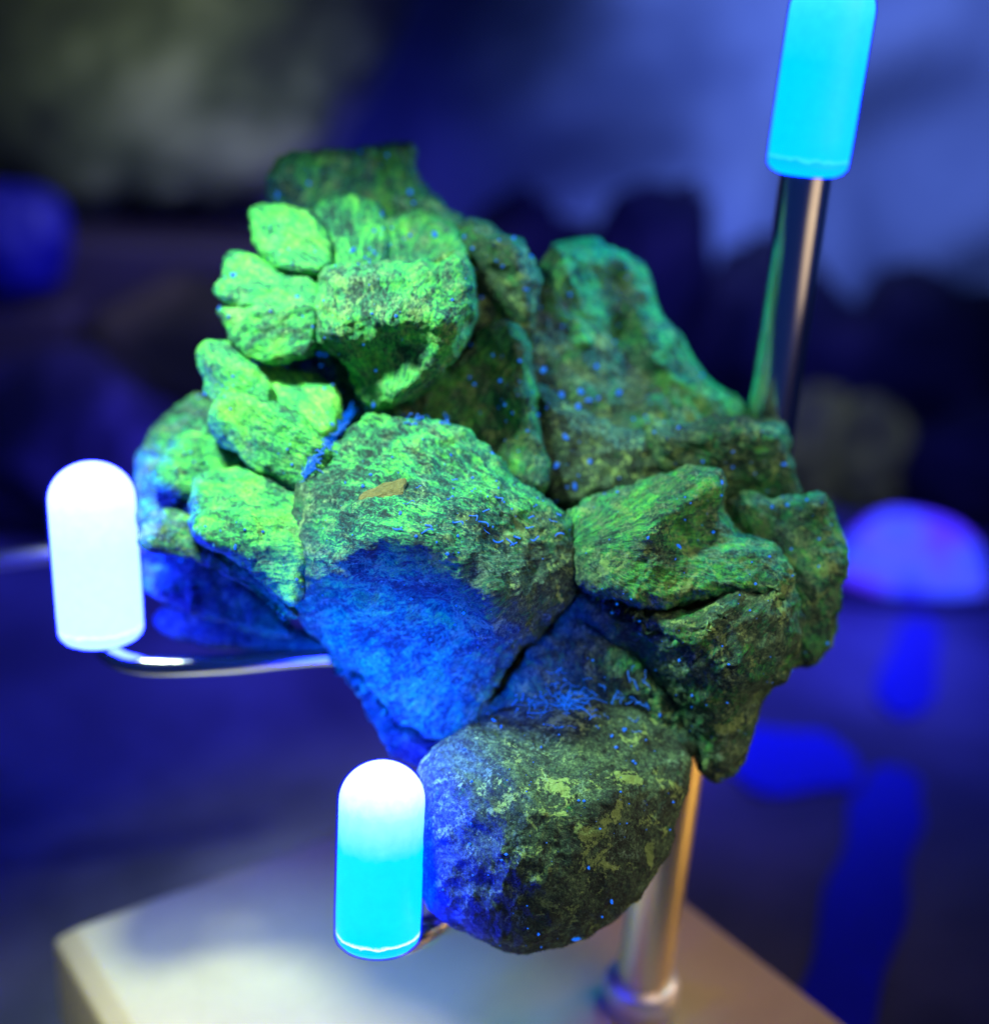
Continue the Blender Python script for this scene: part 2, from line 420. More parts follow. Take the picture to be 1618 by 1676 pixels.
def tube(name, pts, rad, mat, parent=None, n=20, sub=10, cap=True):
    """round rod through points (Catmull-Rom)"""
    pts = [Vector(p) for p in pts]
    q = []
    for i in range(len(pts) - 1):
        p0, p1, p2, p3 = pts[max(i - 1, 0)], pts[i], pts[i + 1], pts[min(i + 2, len(pts) - 1)]
        for s in range(sub):
            t = s / sub
            q.append(0.5 * ((2 * p1) + (p2 - p0) * t + (2 * p0 - 5 * p1 + 4 * p2 - p3) * t * t + (3 * p1 - p0 - 3 * p2 + p3) * t ** 3))
    q.append(pts[-1])
    rads = rad if callable(rad) else (lambda t: rad)
    v, f = [], []
    tn = (q[1] - q[0]).normalized(); nr = tn.orthogonal().normalized()
    for i, p in enumerate(q):
        tn = (q[min(i + 1, len(q) - 1)] - q[max(i - 1, 0)]).normalized()
        nr = (nr - tn * nr.dot(tn)).normalized(); bn = tn.cross(nr)
        r = rads(i / (len(q) - 1))
        for k in range(n):
            a = k / n * 2 * math.pi
            v.append(p + nr * math.cos(a) * r + bn * math.sin(a) * r)
    for i in range(len(q) - 1):
        for k in range(n): f.append((i * n + k, i * n + (k + 1) % n, (i + 1) * n + (k + 1) % n, (i + 1) * n + k))
    f.append(tuple(range(n - 1, -1, -1))); f.append(tuple(len(v) - n + k for k in range(n)))
    return mesh_obj(name, v, f, mat, parent)

a = tube('metal_rod', [P(-340, 965, 700), P(40, 912, 700), P(300, 885, 800)], 22 * U, plain('dull_steel', (0.5, 0.45, 0.45), 0.35, 0.8))
tag(a, 'blurred dull metal rod reaching behind the white glowing tip', 'rod')

# ------------------------------------------------------------------ the clawed stand
H_BASE = TABLE_DROP - 1830.0      # units
post_foot = on_plane(1046, 1645, H_BASE)
stand = empty('claw_stand', (post_foot.x, post_foot.y, 0))
tag(stand, 'steel claw stand with glowing silicone tips on a square cream block', 'stand')

def base_block():
    A = on_plane(85, 1512, H_BASE); E = on_plane(540, 1352, H_BASE)
    e = (E - A); e.z = 0; e.normalize(); g = Vector((e.y, -e.x, 0))      # towards the camera
    R = on_plane(1245, 1548, H_BASE)
    L = (R - A).dot(e); 
    k = NT('cream_block')
    tc = k.add('ShaderNodeTexCoord').outputs['Object']
    n = k.noise(tc, 45, 4, 0.6, 1.2); n2 = k.noise(tc, 600, 3, 0.7)
    c = k.mix(n, (0.46, 0.36, 0.21), (0.66, 0.54, 0.32)); c = k.mix(k.math('MULTIPLY', n2, 0.25), c, (0.28, 0.22, 0.13))
    k.link(c, k.bsdf.inputs['Base Color']); k.bsdf.inputs['Roughness'].default_value = 0.38
    k.link(k.bump(n2, 0.12, 0.0003), k.bsdf.inputs['Normal'])
    W = L
    cs = [A, A + e * L, A + e * L + g * W, A + g * W]
    ce = sum(cs, Vector()) / 4
    v = []; ins = 0.0034
    for z, s in ((0.0, 0.0), (H_BASE * U - ins, 0.0), (H_BASE * U, ins)):
        for i, p in enumerate(cs):
            d = (ce - p); sx = 1 if d.dot(e) > 0 else -1; sy = 1 if d.dot(g) > 0 else -1
            q = p + e * sx * s + g * sy * s
            v.append((q.x, q.y, z))
    f = [(0, 1, 2, 3), (11, 10, 9, 8)]
    for l in (0, 4):
        for i in range(4): f.append((l + i, l + 4 + i, l + 4 + (i + 1) % 4, l + (i + 1) % 4))
    o = mesh_obj('base', v, f, k.m, stand, smooth=False)
    b = o.modifiers.new('bevel', 'BEVEL'); b.width = 0.0008; b.segments = 3
base_block()

Yp = post_foot.y / U
def post_pt(h_units, dx=0.0): return Vector((post_foot.x + dx * U, post_foot.y, h_units * U))
HT = TABLE_DROP - 1180
tube('post', [post_pt(H_BASE), post_pt((H_BASE + HT) / 2, 9), post_pt(HT, 18)], 56 * U, plain('gold_tinted_steel', (0.85, 0.72, 0.45), 0.34, 1.0, 0.06, 200), stand, 40)  # steel tinted gold to imitate a warm reflection
def lathe(name, base, axis, prof, mat, parent, n=48):
    axis = axis.normalized(); x = axis.orthogonal().normalized(); y = axis.cross(x)
    v, f = [], []
    for h, r in prof:
        for k in range(n):
            a = k / n * 2 * math.pi; v.append(base + axis * h + x * math.cos(a) * r + y * math.sin(a) * r)
    for j in range(len(prof) - 1):
        for k in range(n): f.append((j * n + k, j * n + (k + 1) % n, (j + 1) * n + (k + 1) % n, (j + 1) * n + k))
    f.append(tuple(range(n - 1, -1, -1))); f.append(tuple(len(v) - n + k for k in range(n)))
    return mesh_obj(name, v, f, mat, parent)
lathe('collar', post_pt(H_BASE), Vector((0, 0, 1)), [(0.0, 78 * U), (60 * U, 78 * U), (74 * U, 72 * U), (78 * U, 58 * U)], plain('brushed_steel', (0.75, 0.74, 0.76), 0.42, 0.85), stand)
hub = post_pt(HT, 18)

def tip(p_bot, p_top, rad_px, mat):
    ax = p_top - p_bot; Ln = ax.length; r = rad_px * U
    prof = [(0.0, r * 0.60), (r * 0.035, r * 0.74), (r * 0.10, r * 0.87), (r * 0.20, r * 0.96), (r * 0.29, r * 0.99), (r * 0.33, r * 0.975), (r * 0.36, r * 0.99)]
    for j in range(1, 6): prof.append((r * 0.36 + (Ln - r * 1.36) * j / 6, r))
    for j in range(0, 13):
        t = j / 12 * math.pi / 2 * 0.985
        prof.append((Ln - r * 0.92 + r * 0.92 * math.sin(t), r * math.cos(t)))
    o = lathe('tip', p_bot, ax, prof, mat, stand)
    at = o.data.attributes.new('along', 'FLOAT', 'POINT')
    at.data.foreach_set('value', [h / Ln for h, q in prof for k in range(48)])
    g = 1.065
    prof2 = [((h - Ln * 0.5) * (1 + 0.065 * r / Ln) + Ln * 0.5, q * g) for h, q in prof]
    fo = lathe('halo_shell', p_bot, ax, prof2, HALO, stand)
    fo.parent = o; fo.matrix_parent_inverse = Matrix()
    fo['label'] = 'added blue emissive shell imitating a halo round the tip'
    return o

# front tip, left tip, rear tip and their arms
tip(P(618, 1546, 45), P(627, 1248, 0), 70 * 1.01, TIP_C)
tube('arm', [hub, P(1050, 1420, 420), P(860, 1480, 430), P(745, 1500, 330), P(695, 1525, 150), P(655, 1538, 75), P(626, 1530, 50), P(619, 1500, 40), P(622, 1400, 25)], 27 * U, CHROME, stand)
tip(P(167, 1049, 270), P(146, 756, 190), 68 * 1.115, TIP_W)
tube('arm', [hub, P(900, 1130, 420), P(700, 1078, 380), P(540, 1072, 350), P(380, 1086, 310), P(250, 1090, 285), P(188, 1076, 275), P(166, 1040, 268), P(160, 930, 240)], 20 * U, CHROME, stand)
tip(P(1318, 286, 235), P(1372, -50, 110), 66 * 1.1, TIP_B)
tube('arm', [hub, P(1190, 1100, 520), P(1235, 900, 470), P(1262, 690, 385), P(1290, 490, 305), P(1318, 286, 235), P(1340, 150, 185)], 41 * 1.15 * U, CHROME, stand, 32)

# ------------------------------------------------------------------ the mineral
spec = empty('mineral_specimen', P(850, 1000, 200))
tag(spec, 'knobbly green glowing mineral with petal-like edges gripped by the claw stand', 'mineral')

def resample(pts, n):
    """closed Catmull-Rom, evenly spaced"""
    p = np.array(pts, float); k = len(p); out = []
    for i in range(k):
        p0, p1, p2, p3 = p[i - 1], p[i], p[(i + 1) % k], p[(i + 2) % k]
        for s in range(14):
            t = s / 14
            out.append(0.5 * (2 * p1 + (p2 - p0) * t + (2 * p0 - 5 * p1 + 4 * p2 - p3) * t * t + (3 * p1 - p0 - 3 * p2 + p3) * t ** 3))
    out = np.array(out); d = np.linalg.norm(np.diff(np.vstack([out, out[:1]])[:, :2], axis=0), axis=1)
    c = np.concatenate([[0], np.cumsum(d)]); tt = np.linspace(0, c[-1], n, endpoint=False)
    ext = np.vstack([out, out[:1]])
    return np.stack([np.interp(tt, c, ext[:, j]) for j in range(3)], 1), c[-1]

def rbf(ctrl, q):
    c = np.array(ctrl, float); xy = c[:, :2] / 100; h = c[:, 2]; n = len(c)
    K = np.linalg.norm(xy[:, None] - xy[None], axis=2) - np.eye(n) * 0.01
    A = np.zeros((n + 3, n + 3)); A[:n, :n] = K; A[:n, n] = 1; A[:n, n + 1:] = xy; A[n, :n] = 1; A[n + 1:, :n] = xy.T
    s = np.linalg.solve(A, np.concatenate([h, [0, 0, 0]]))
    Q = q / 100
    return np.linalg.norm(Q[:, None] - xy[None], axis=2) @ s[:n] + s[n] + Q @ s[n + 1:]

LOBES = []
def lobe(name, outline, z, ctrl, R=70, back=90, center=None, grain=(0, 0), gk=(1.6, 26), weather=0.3, bright=0.5, rough=1.0, step=3.6, label=None, weather_fn=None, seed=0, tilt=0.0):
    ym = sum(p[1] for p in outline) / len(outline)
    pts = [(p[0], p[1], (p[2] if len(p) > 2 else z) + tilt * (ym - p[1])) for p in outline]
    _, per = resample(pts, 50)
    n = int(max(60, per / step)); b, _ = resample(pts, n)
    jit = noise3(np.stack([b[:, 0] / 34, b[:, 1] / 34, np.full(n, seed * 3.3)], 1)) * 6 + noise3(np.stack([b[:, 0] / 13, b[:, 1] / 13, np.full(n, seed * 3.3 + 9)], 1)) * 2.2
    cen = np.array(center if center else b[:, :2].mean(0), float)
    dirv = b[:, :2] - cen; ln = np.linalg.norm(dirv, axis=1)[:, None]
    b[:, :2] += dirv / ln * jit[:, None] * rough
    m = int(max(14, ln.max() / step))
    s = np.linspace(0, 1, m + 1)[1:]                 # 0 rim .. 1 centre
    tt = 1 - s ** 1.35
    # rings (rim excluded), centre last
    rings = [b[:, :2]] + [cen + (b[:, :2] - cen) * t for t in tt[:-1]]
    rimz = b[:, 2]
    XY = np.vstack(rings + [cen[None]])
    # base surface depth: blend rim depth towards the mean
    zc = rimz.mean() + tilt * (b[:, 1].mean() - cen[1])
    Zb = np.concatenate([rimz] + [rimz * t + zc * (1 - t) for t in tt[:-1]] + [[zc]])
    dist = np.zeros(len(XY))
    for i in range(0, len(XY), 4000):
        dist[i:i + 4000] = np.min(np.linalg.norm(XY[i:i + 4000, None] - b[None, ::2, :2], axis=2), axis=1)
    dist[:n] = 0
    def prof(d, R): return np.sqrt(np.clip(1 - (1 - np.clip(d / R, 0, 1)) ** 2, 0, 1))
    H = rbf(ctrl, XY) if len(ctrl) > 2 else np.full(len(XY), ctrl[0][2] if ctrl else 60.0)
    H = np.clip(H, 8, None)
    front = Zb - H * prof(dist, R)
    backz = Zb + back * prof(dist, R * 1.3)
    nf = len(XY)
    A = np.concatenate([np.stack([XY[:, 0], XY[:, 1], front], 1), np.stack([XY[n:, 0], XY[n:, 1], backz[n:]], 1)])
    def idx(r, i, side):
        i %= n
        if r == 0: return i
        base = r * n + i if r < m else nf - 1
        if side == 0: return base
        return nf + (base - n)
    f = []
    for side in (0, 1):
        for r in range(m):
            for i in range(n):
                if r == m - 1: q = (idx(r, i, side), idx(r, i + 1, side), idx(m, 0, side))
                else: q = (idx(r, i, side), idx(r, i + 1, side), idx(r + 1, i + 1, side), idx(r + 1, i, side))
                f.append(q if side == 0 else q[::-1])
    # normals in design space
    W = Parr(A)
    me = bpy.data.meshes.new(name); me.from_pydata(W.tolist(), [], f); me.update()
    nr = np.zeros(len(W) * 3); me.vertices.foreach_get('normal', nr); nr = nr.reshape(-1, 3)
    q3 = A.copy(); q3[:, 2] *= 1.0
    g = np.array(grain, float)
    rel = A[:, :2] - g; rr = np.linalg.norm(rel, axis=1); an = np.arctan2(rel[:, 1], rel[:, 0])
    G = np.stack([rr / 100 * gk[0], an * gk[1], A[:, 2] / 100 * 2.0], 1)
    amp = rough
    D = 11 * noise3(q3 / 95 + seed * 7.1) + 11.0 * (np.abs(noise3(q3 / 52 + seed * 5.7 + 31)) - 0.25) + 3.6 * noise3(q3 / 22 + 77) + 1.9 * noise3(q3 / 10.0 + 13) + 0.9 * noise3(q3 / 5.5 + 5)
    D += 1.6 * noise3(G * np.array([0.8, 0.55, 0.8]) + 0.8 * noise3(q3 / 30)[:, None]) + 0.9 * noise3(G * np.array([1.4, 1.3, 1.0]) + 40)
    W = W + nr * (D * amp * U)[:, None]
    me.vertices.foreach_set('co', W.ravel()); me.update()
    me.polygons.foreach_set('use_smooth', [True] * len(me.polygons))
    for nm, arr, typ in (('rock', A / 100, 'FLOAT_VECTOR'), ('grain', G, 'FLOAT_VECTOR')):
        at = me.attributes.new(nm, typ, 'POINT'); at.data.foreach_set('vector', arr.astype(np.float32).ravel())
    wv = np.full(len(A), weather) if weather_fn is None else weather_fn(A[:, 0], A[:, 1])
    at = me.attributes.new('weather', 'FLOAT', 'POINT'); at.data.foreach_set('value', wv.astype(np.float32))
    at = me.attributes.new('bright', 'FLOAT', 'POINT'); at.data.foreach_set('value', np.full(len(A), bright, dtype=np.float32))
    me.materials.append(ROCK)
    o = bpy.data.objects.new(name, me); col.objects.link(o)
    o.parent = spec; o.matrix_parent_inverse = Matrix.Translation(spec.location).inverted()
    if label: o['label'] = label
    LOBES.append([W, f, name, me])
    return o

def sst(x, a, b):
    t = np.clip((x - a) / (b - a), 0, 1); return t * t * (3 - 2 * t)

lobe('core', [(560, 430), (700, 400), (840, 420), (1000, 560), (1180, 720), (1260, 900), (1240, 1080), (1120, 1200), (950, 1200), (780, 1170), (640, 1100), (500, 960), (420, 820), (400, 650), (440, 500)],
     330, [(0, 0, 80)], R=150, back=120, grain=(800, 800), weather=0.5, bright=0.4, step=7, seed=1, center=(830, 850))
lobe('blocky_lobe', [(632, 678, 112), (690, 684, 110), (745, 702, 108), (800, 740, 104), (850, 788, 98), (905, 822, 90), (938, 850, 84), (950, 905, 80), (940, 960, 80), (918, 1003, 80), (885, 1040, 95), (842, 1080, 115), (805, 1135, 140), (772, 1196, 155), (720, 1207, 160), (660, 1182, 155), (600, 1122, 145), (540, 1070, 130), (490, 1012, 110), (463, 962, 95), (456, 900, 92), (462, 842, 92), (484, 792, 96), (520, 750, 105), (560, 706, 112), (595, 682, 114)],
     90, [(640, 720, 45), (560, 780, 65), (500, 850, 60), (480, 930, 55), (640, 800, 115), (560, 860, 125), (515, 940, 95), (590, 895, 185), (640, 872, 205), (690, 866, 215), (740, 900, 210), (800, 972, 185), (850, 1025, 130), (750, 780, 80), (850, 860, 90), (790, 880, 135), (900, 930, 70), (880, 980, 90), (560, 1000, 78), (560, 945, 125), (640, 970, 120), (700, 960, 145), (720, 1030, 100), (650, 1080, 62), (740, 1110, 60), (720, 1165, 30), (800, 1060, 95), (690, 1140, 45), (570, 1060, 55)],
     R=48, back=150, grain=(945, 905), gk=(1.5, 30), weather=0.3, bright=0.43, seed=2, center=(690, 930), step=3.0,
     weather_fn=lambda x, y: 0.22 + 0.40 * sst(x, 650, 900) * sst(y, 780, 960) + 0.35 * (1 - sst(x, 470, 560)) , label='blocky front lobe split by a sharp slanting edge')
lobe('round_lobe', [(760, 1190), (840, 1150, 125), (930, 1112, 150), (1020, 1122, 150), (1080, 1165, 135), (1120, 1225, 110), (1128, 1285, 80), (1108, 1345), (1092, 1400), (1062, 1450), (1012, 1500), (962, 1535), (902, 1558), (840, 1560), (780, 1537), (730, 1512), (692, 1470), (676, 1400), (672, 1320), (682, 1258), (716, 1216)],
     70, [(890, 1330, 170), (780, 1330, 150), (1000, 1300, 150), (880, 1440, 160), (900, 1200, 110), (1050, 1380, 110), (760, 1240, 110), (1060, 1240, 80), (990, 1430, 140), (780, 1440, 130)],
     R=190, back=190, grain=(1050, 1600), gk=(1.0, 9), weather=0.72, bright=0.34, rough=0.62, seed=3, label='round dark mottled lobe at the bottom', step=3.2)
lobe('cracked_lobe', [(922, 870, 84), (960, 822, 95), (1030, 790, 110), (1090, 776, 115), (1132, 764, 115), (1170, 768, 115), (1186, 792, 112), (1194, 850, 105), (1240, 878, 100), (1282, 905, 90), (1302, 948, 80), (1280, 985, 60), (1200, 975, 50), (1100, 995, 45), (1000, 980, 55), (938, 968, 70)],
     90, [(1095, 842, 105), (1060, 870, 120), (1080, 910, 95), (1000, 870, 65), (960, 920, 60), (1150, 800, 75), (1115, 870, 50), (1160, 870, 45), (1180, 920, 65), (1250, 920, 75), (1100, 960, 60), (1010, 930, 85), (1000, 820, 30), (1060, 800, 45)],
     R=30, back=130, grain=(915, 900), gk=(1.4, 26), weather=0.42, bright=0.56, seed=4, center=(1090, 900), step=3.0, label='upper half of the cracked right lobe')
lobe('cracked_lobe', [(936, 950, 110), (1000, 988, 80), (1100, 1003, 60), (1195, 972, 55), (1280, 930, 80), (1306, 975, 95), (1312, 1040, 110), (1292, 1108, 120), (1250, 1150, 130), (1236, 1190, 140), (1216, 1240, 150), (1192, 1274, 155), (1165, 1274, 155), (1150, 1256, 150), (1122, 1200, 145), (1090, 1140, 140), (1030, 1090, 140), (965, 1035, 140), (930, 1000, 130)],
     100, [(1010, 1015, 75), (1100, 1030, 110), (1190, 1000, 125), (1260, 970, 100), (1200, 1090, 135), (1130, 1110, 95), (1180, 1200, 70), (1250, 1050, 120), (1060, 1070, 70), (970, 1000, 45), (1230, 1130, 90)],
     R=55, back=110, grain=(1330, 900), gk=(1.2, 22), weather=0.55, bright=0.5, seed=5, center=(1140, 1070), step=3.0, label='lower half of the cracked right lobe')
lobe('knob', [(1190, 820), (1230, 806), (1270, 812), (1305, 812), (1335, 799), (1360, 812), (1367, 850), (1381, 905), (1376, 970), (1368, 1030), (1346, 1076), (1318, 1093), (1285, 1080), (1262, 1000), (1240, 930), (1195, 880)],
     185, [(1230, 850, 50), (1280, 850, 30), (1335, 830, 75), (1300, 900, 50), (1345, 930, 80), (1310, 1000, 80), (1335, 1050, 60)],
     R=40, back=110, grain=(1200, 800), weather=0.42, bright=0.5, seed=6, center=(1300, 940), label='knob at the far right edge')
lobe('ridge', [(856, 470), (884, 425), (920, 396), (965, 394), (1005, 412), (1045, 435), (1066, 470), (1080, 510), (1110, 550), (1132, 592), (1170, 626), (1206, 652), (1230, 710), (1200, 790), (1100, 812), (980, 815), (905, 800), (882, 720), (868, 620), (858, 540)],
     400, [(930, 450, 140), (900, 520, 120), (1000, 460, 30), (1015, 540, 25), (960, 560, 135), (1050, 520, 80), (1070, 590, 120), (1010, 630, 50), (1100, 660, 110), (1150, 680, 60), (950, 660, 60), (1040, 700, 95), (1120, 740, 60), (980, 750, 30), (900, 620, 100)],
     R=55, back=130, grain=(800, 300), weather=0.36, bright=0.56, seed=8, center=(1000, 640), label='blurred long ridge at the back')
lobe('knob', [(1060, 705), (1120, 688), (1190, 680), (1250, 684), (1286, 700), (1296, 740), (1309, 780), (1300, 818), (1200, 830), (1100, 815), (1060, 770)],
     270, [(1100, 740, 90), (1130, 780, 60), (1180, 740, 95), (1230, 770, 70), (1270, 730, 85)],
     R=45, back=110, grain=(1000, 700), weather=0.45, bright=0.42, seed=9, label='blurred knob below the back ridge')
lobe('ledge', [(870, 640), (930, 650), (1000, 690), (1070, 720), (1110, 800), (1000, 830), (920, 835), (880, 790)], 245, [(0, 0, 50)], R=45, back=80, grain=(1000, 500), weather=0.72, bright=0.35, seed=24, label='dark ledge sprinkled with blue dust')
lobe('neck', [(735, 390), (775, 362), (830, 380), (868, 420), (880, 480), (872, 560), (840, 560), (790, 520), (750, 460)],
     270, [(780, 420, 60), (830, 440, 70), (850, 500, 60), (800, 480, 30)], R=40, back=90, grain=(700, 300), weather=0.55, bright=0.5, seed=10)
lobe('crown_lobe', [(516, 470), (530, 440), (580, 432), (640, 428), (700, 424), (748, 410), (774, 428), (783, 480), (779, 530), (762, 570), (732, 602), (692, 642), (650, 674), (615, 678), (590, 652), (568, 612), (540, 586), (516, 560), (508, 510)],
     170, [(560, 480, 100), (640, 470, 120), (720, 460, 110), (560, 530, 135), (640, 520, 150), (720, 520, 150), (545, 560, 110), (640, 575, 75), (600, 600, 55), (690, 560, 110), (735, 560, 120), (700, 605, 105), (650, 640, 95), (610, 640, 60)],
     R=34, back=110, grain=(630, 690), gk=(1.5, 14), weather=0.34, bright=0.56, seed=11, center=(645, 530), step=2.8, label='crown lobe with hollow underside')
PET = dict(gk=(1.5, 20), weather=0.16, bright=0.57, back=45, R=22, step=2.8, tilt=0.65, rough=0.75)
def petal(o, z, c, seed, grain, label=None, **kw):
    d = dict(PET); d.update(kw)
    lobe('petal', o, z, c, seed=seed, grain=grain, label=label, **d)
petal([(350, 488), (360, 455), (384, 424), (412, 418), (445, 436), (512, 444), (525, 490), (515, 520), (450, 515), (390, 508)], 200, [(380, 460, 45), (430, 460, 50), (490, 470, 60), (430, 495, 50)], 12, (650, 560))
petal([(358, 505), (385, 492), (450, 490), (515, 486), (530, 540), (515, 580), (482, 592), (430, 592), (388, 568), (364, 534)], 180, [(395, 520, 50), (450, 515, 75), (500, 520, 80), (440, 560, 40), (490, 570, 45)], 13, (680, 470), weather=0.3)
petal([(362, 450), (375, 418), (398, 412), (425, 425), (440, 450), (400, 470), (370, 470)], 215, [(0, 0, 35)], 25, (600, 520))
petal([(406, 352), (424, 334), (462, 332), (515, 346), (545, 395), (540, 445), (460, 445), (420, 408)], 235, [(430, 355, 40), (480, 370, 55), (500, 410, 60), (450, 400, 45)], 14, (620, 470))
petal([(494, 356), (538, 322), (585, 316), (625, 336), (645, 390), (620, 445), (535, 450), (500, 405)], 270, [(540, 345, 50), (590, 345, 55), (570, 390, 70), (560, 430, 60)], 15, (580, 520))
petal([(580, 395), (630, 350), (690, 340), (732, 356), (760, 392), (760, 432), (670, 448), (590, 445)], 265, [(640, 375, 50), (700, 365, 60), (640, 415, 60), (710, 405, 70)], 16, (660, 520), weather=0.35)
lobe('cap', [(438, 310), (448, 272), (488, 252), (540, 242), (600, 240), (655, 230), (682, 242), (690, 290), (725, 350), (640, 385), (520, 375), (470, 350), (445, 332)],
     400, [(480, 290, 45), (560, 270, 60), (620, 280, 25), (660, 260, 55), (600, 340, 50), (500, 330, 40)], R=32, back=100, grain=(600, 100), weather=0.3, bright=0.5, seed=17, label='blurred dark cap at the very top')
lobe('slope', [(640, 330), (700, 325), (770, 358), (850, 400), (870, 450), (790, 460), (700, 420)], 330, [(0, 0, 45)], R=40, back=90, grain=(500, 200), weather=0.4, bright=0.5, seed=18)
petal([(321, 582), (342, 560), (378, 566), (415, 596), (452, 645), (440, 690), (390, 690), (346, 655), (330, 622)], 172, [(345, 590, 45), (380, 610, 55), (410, 650, 55)], 19, (640, 760), tilt=0.35, R=28)
petal([(385, 600), (440, 596), (500, 604), (545, 625), (560, 660), (556, 700), (520, 720), (460, 690), (420, 650)], 175, [(440, 625, 25), (500, 640, 35), (530, 680, 40), (480, 670, 40)], 26, (600, 760), tilt=0.5, bright=0.74, weather=0.04, label='bright smooth petal face in the cleft')
petal([(344, 672), (362, 643), (405, 640), (465, 662), (525, 700), (545, 755), (505, 800), (430, 775), (385, 745), (352, 712)], 140, [(370, 680, 45), (430, 700, 65), (490, 730, 65), (450, 750, 45), (510, 775, 40)], 20, (640, 800), tilt=0.55)
petal([(313, 800), (330, 775), (400, 764), (470, 758), (520, 765), (525, 850), (505, 930), (480, 990), (440, 962), (388, 920), (338, 896), (312, 868)], 115, [(335, 800, 45), (345, 860, 60), (400, 800, 65), (400, 860, 85), (460, 800, 60), (460, 900, 70), (420, 920, 45), (465, 960, 35)], 21, (720, 900), gk=(1.5, 34), label='widest petal, beside the blocky lobe', bright=0.6)
petal([(228, 882), (240, 850), (272, 836), (318, 846), (365, 878), (425, 925), (490, 1000), (470, 1010), (400, 955), (335, 922), (280, 908), (244, 902)], 150, [(260, 870, 35), (320, 880, 40), (400, 930, 40)], 22, (500, 960), weather=0.4, bright=0.48, center=(330, 890), label='small finger-like petal pointing at the white tip')
petal([(250, 780), (268, 740), (310, 692), (375, 690), (410, 755), (370, 800), (310, 815), (262, 802)], 225, [(280, 770, 40), (330, 740, 50), (350, 780, 40)], 23, (500, 760), bright=0.5)
petal([(212, 815), (235, 730), (280, 672), (335, 645), (385, 690), (340, 790), (290, 850), (230, 862)], 310, [(0, 0, 45)], 27, (500, 760), bright=0.45, weather=0.4)
petal([(222, 920), (260, 895), (340, 905), (420, 960), (480, 1020), (470, 1050), (380, 1030), (300, 1000), (240, 975)], 270, [(0, 0, 40)], 28, (500, 960), bright=0.4, weather=0.4)
petal([(250, 1010), (300, 985), (400, 1000), (500, 1030), (560, 1060), (480, 1072), (360, 1060), (280, 1045)], 380, [(0, 0, 40)], 29, (600, 960), bright=0.35, weather=0.5)
lobe('saddle', [(630, 672), (700, 625), (760, 580), (800, 530), (850, 540), (872, 610), (886, 700), (900, 790), (870, 815), (800, 765), (720, 715)],
     225, [(700, 660, 12), (760, 640, 15), (800, 600, 20), (850, 590, 55), (800, 680, 35), (852, 690, 70), (862, 760, 80), (810, 735, 45), (740, 690, 25)], R=30, back=80, grain=(850, 520), gk=(1.3, 24), weather=0.42, bright=0.56, seed=30, label='shaded saddle behind the blocky lobe')
lobe('valley', [(755, 1200), (800, 1150), (850, 1090), (900, 1030), (935, 985), (1000, 1030), (1060, 1075), (1110, 1140), (1140, 1230), (1060, 1240), (950, 1220), (850, 1230)],
     165, [(820, 1160, 62), (870, 1100, 72), (925, 1040, 50), (960, 1080, 80), (1000, 1110, 85), (1060, 1140, 75), (920, 1120, 62), (980, 1165, 62), (1090, 1190, 70)], R=35, back=80, grain=(1000, 1400), gk=(1.2, 26), weather=0.5, bright=0.42, seed=31, label='deep valley above the round lobe')
lobe('underside', [(540, 1065), (620, 1130), (690, 1190), (770, 1190), (770, 1230), (720, 1262), (660, 1245), (632, 1215), (590, 1150)], 230, [(0, 0, 40)], R=40, back=80, grain=(700, 1000), weather=0.6, bright=0.35, seed=32)

# fillets: near a seam both surfaces swell towards each other, so the lobes grow together as one mass
KMAX = 60 * U
trees = [BVHTree.FromPolygons([Vector(v) for v in W.tolist()], f) for W, f, _, _ in LOBES]
boxes = [(W.min(0) - KMAX, W.max(0) + KMAX) for W, _, _, _ in LOBES]
for i, L in enumerate(LOBES):
    W, f, nm, me = L
    KF = 20 * U if nm == 'petal' else KMAX
    nr = np.zeros(len(W) * 3); me.vertices.foreach_get('normal', nr); nr = nr.reshape(-1, 3)
    h = np.zeros(len(W))
    vd = np.array(CAM) - W; vd /= np.linalg.norm(vd, axis=1)[:, None]
    tocam_n = (vd * nr).sum(1); tocam = tocam_n > 0
    for j in range(len(LOBES)):
        if j == i or LOBES[j][2] == 'core': continue
        lo, hi = boxes[j]
        sel = np.nonzero(np.all((W > lo) & (W < hi), axis=1) & tocam)[0]
        t = trees[j]
        for v in sel:
            p = Vector(W[v]); loc, n2, _, d = t.find_nearest(p, KF)
            if loc is None: continue
            if (p - loc).dot(n2) < 0: d = 0.0
            h[v] = max(h[v], (KF - d) ** 2 / (4 * KF) * min(1.0, tocam_n[v] * 2.5))
    W2 = W + nr * h[:, None]
    me.vertices.foreach_set('co', W2.ravel()); me.update(); L[0] = W2

# surface lookup for the small things that lie on the mineral
allv, allf, owner = [], [], []; off = 0
for W, f, nm, _ in LOBES:
    owner += [nm] * len(f)
    allv += [Vector(v) for v in W.tolist()]; allf += [tuple(i + off for i in q) for q in f]; off += len(W)
BVH = BVHTree.FromPolygons(allv, allf)
def hit(x, y):
    d = (P(x, y, 0) - CAM).normalized()
    loc, nr, _, dist = BVH.ray_cast(CAM, d)
    if loc is None: return None, None
    if nr.dot(d) > 0: nr = -nr
    return loc, nr

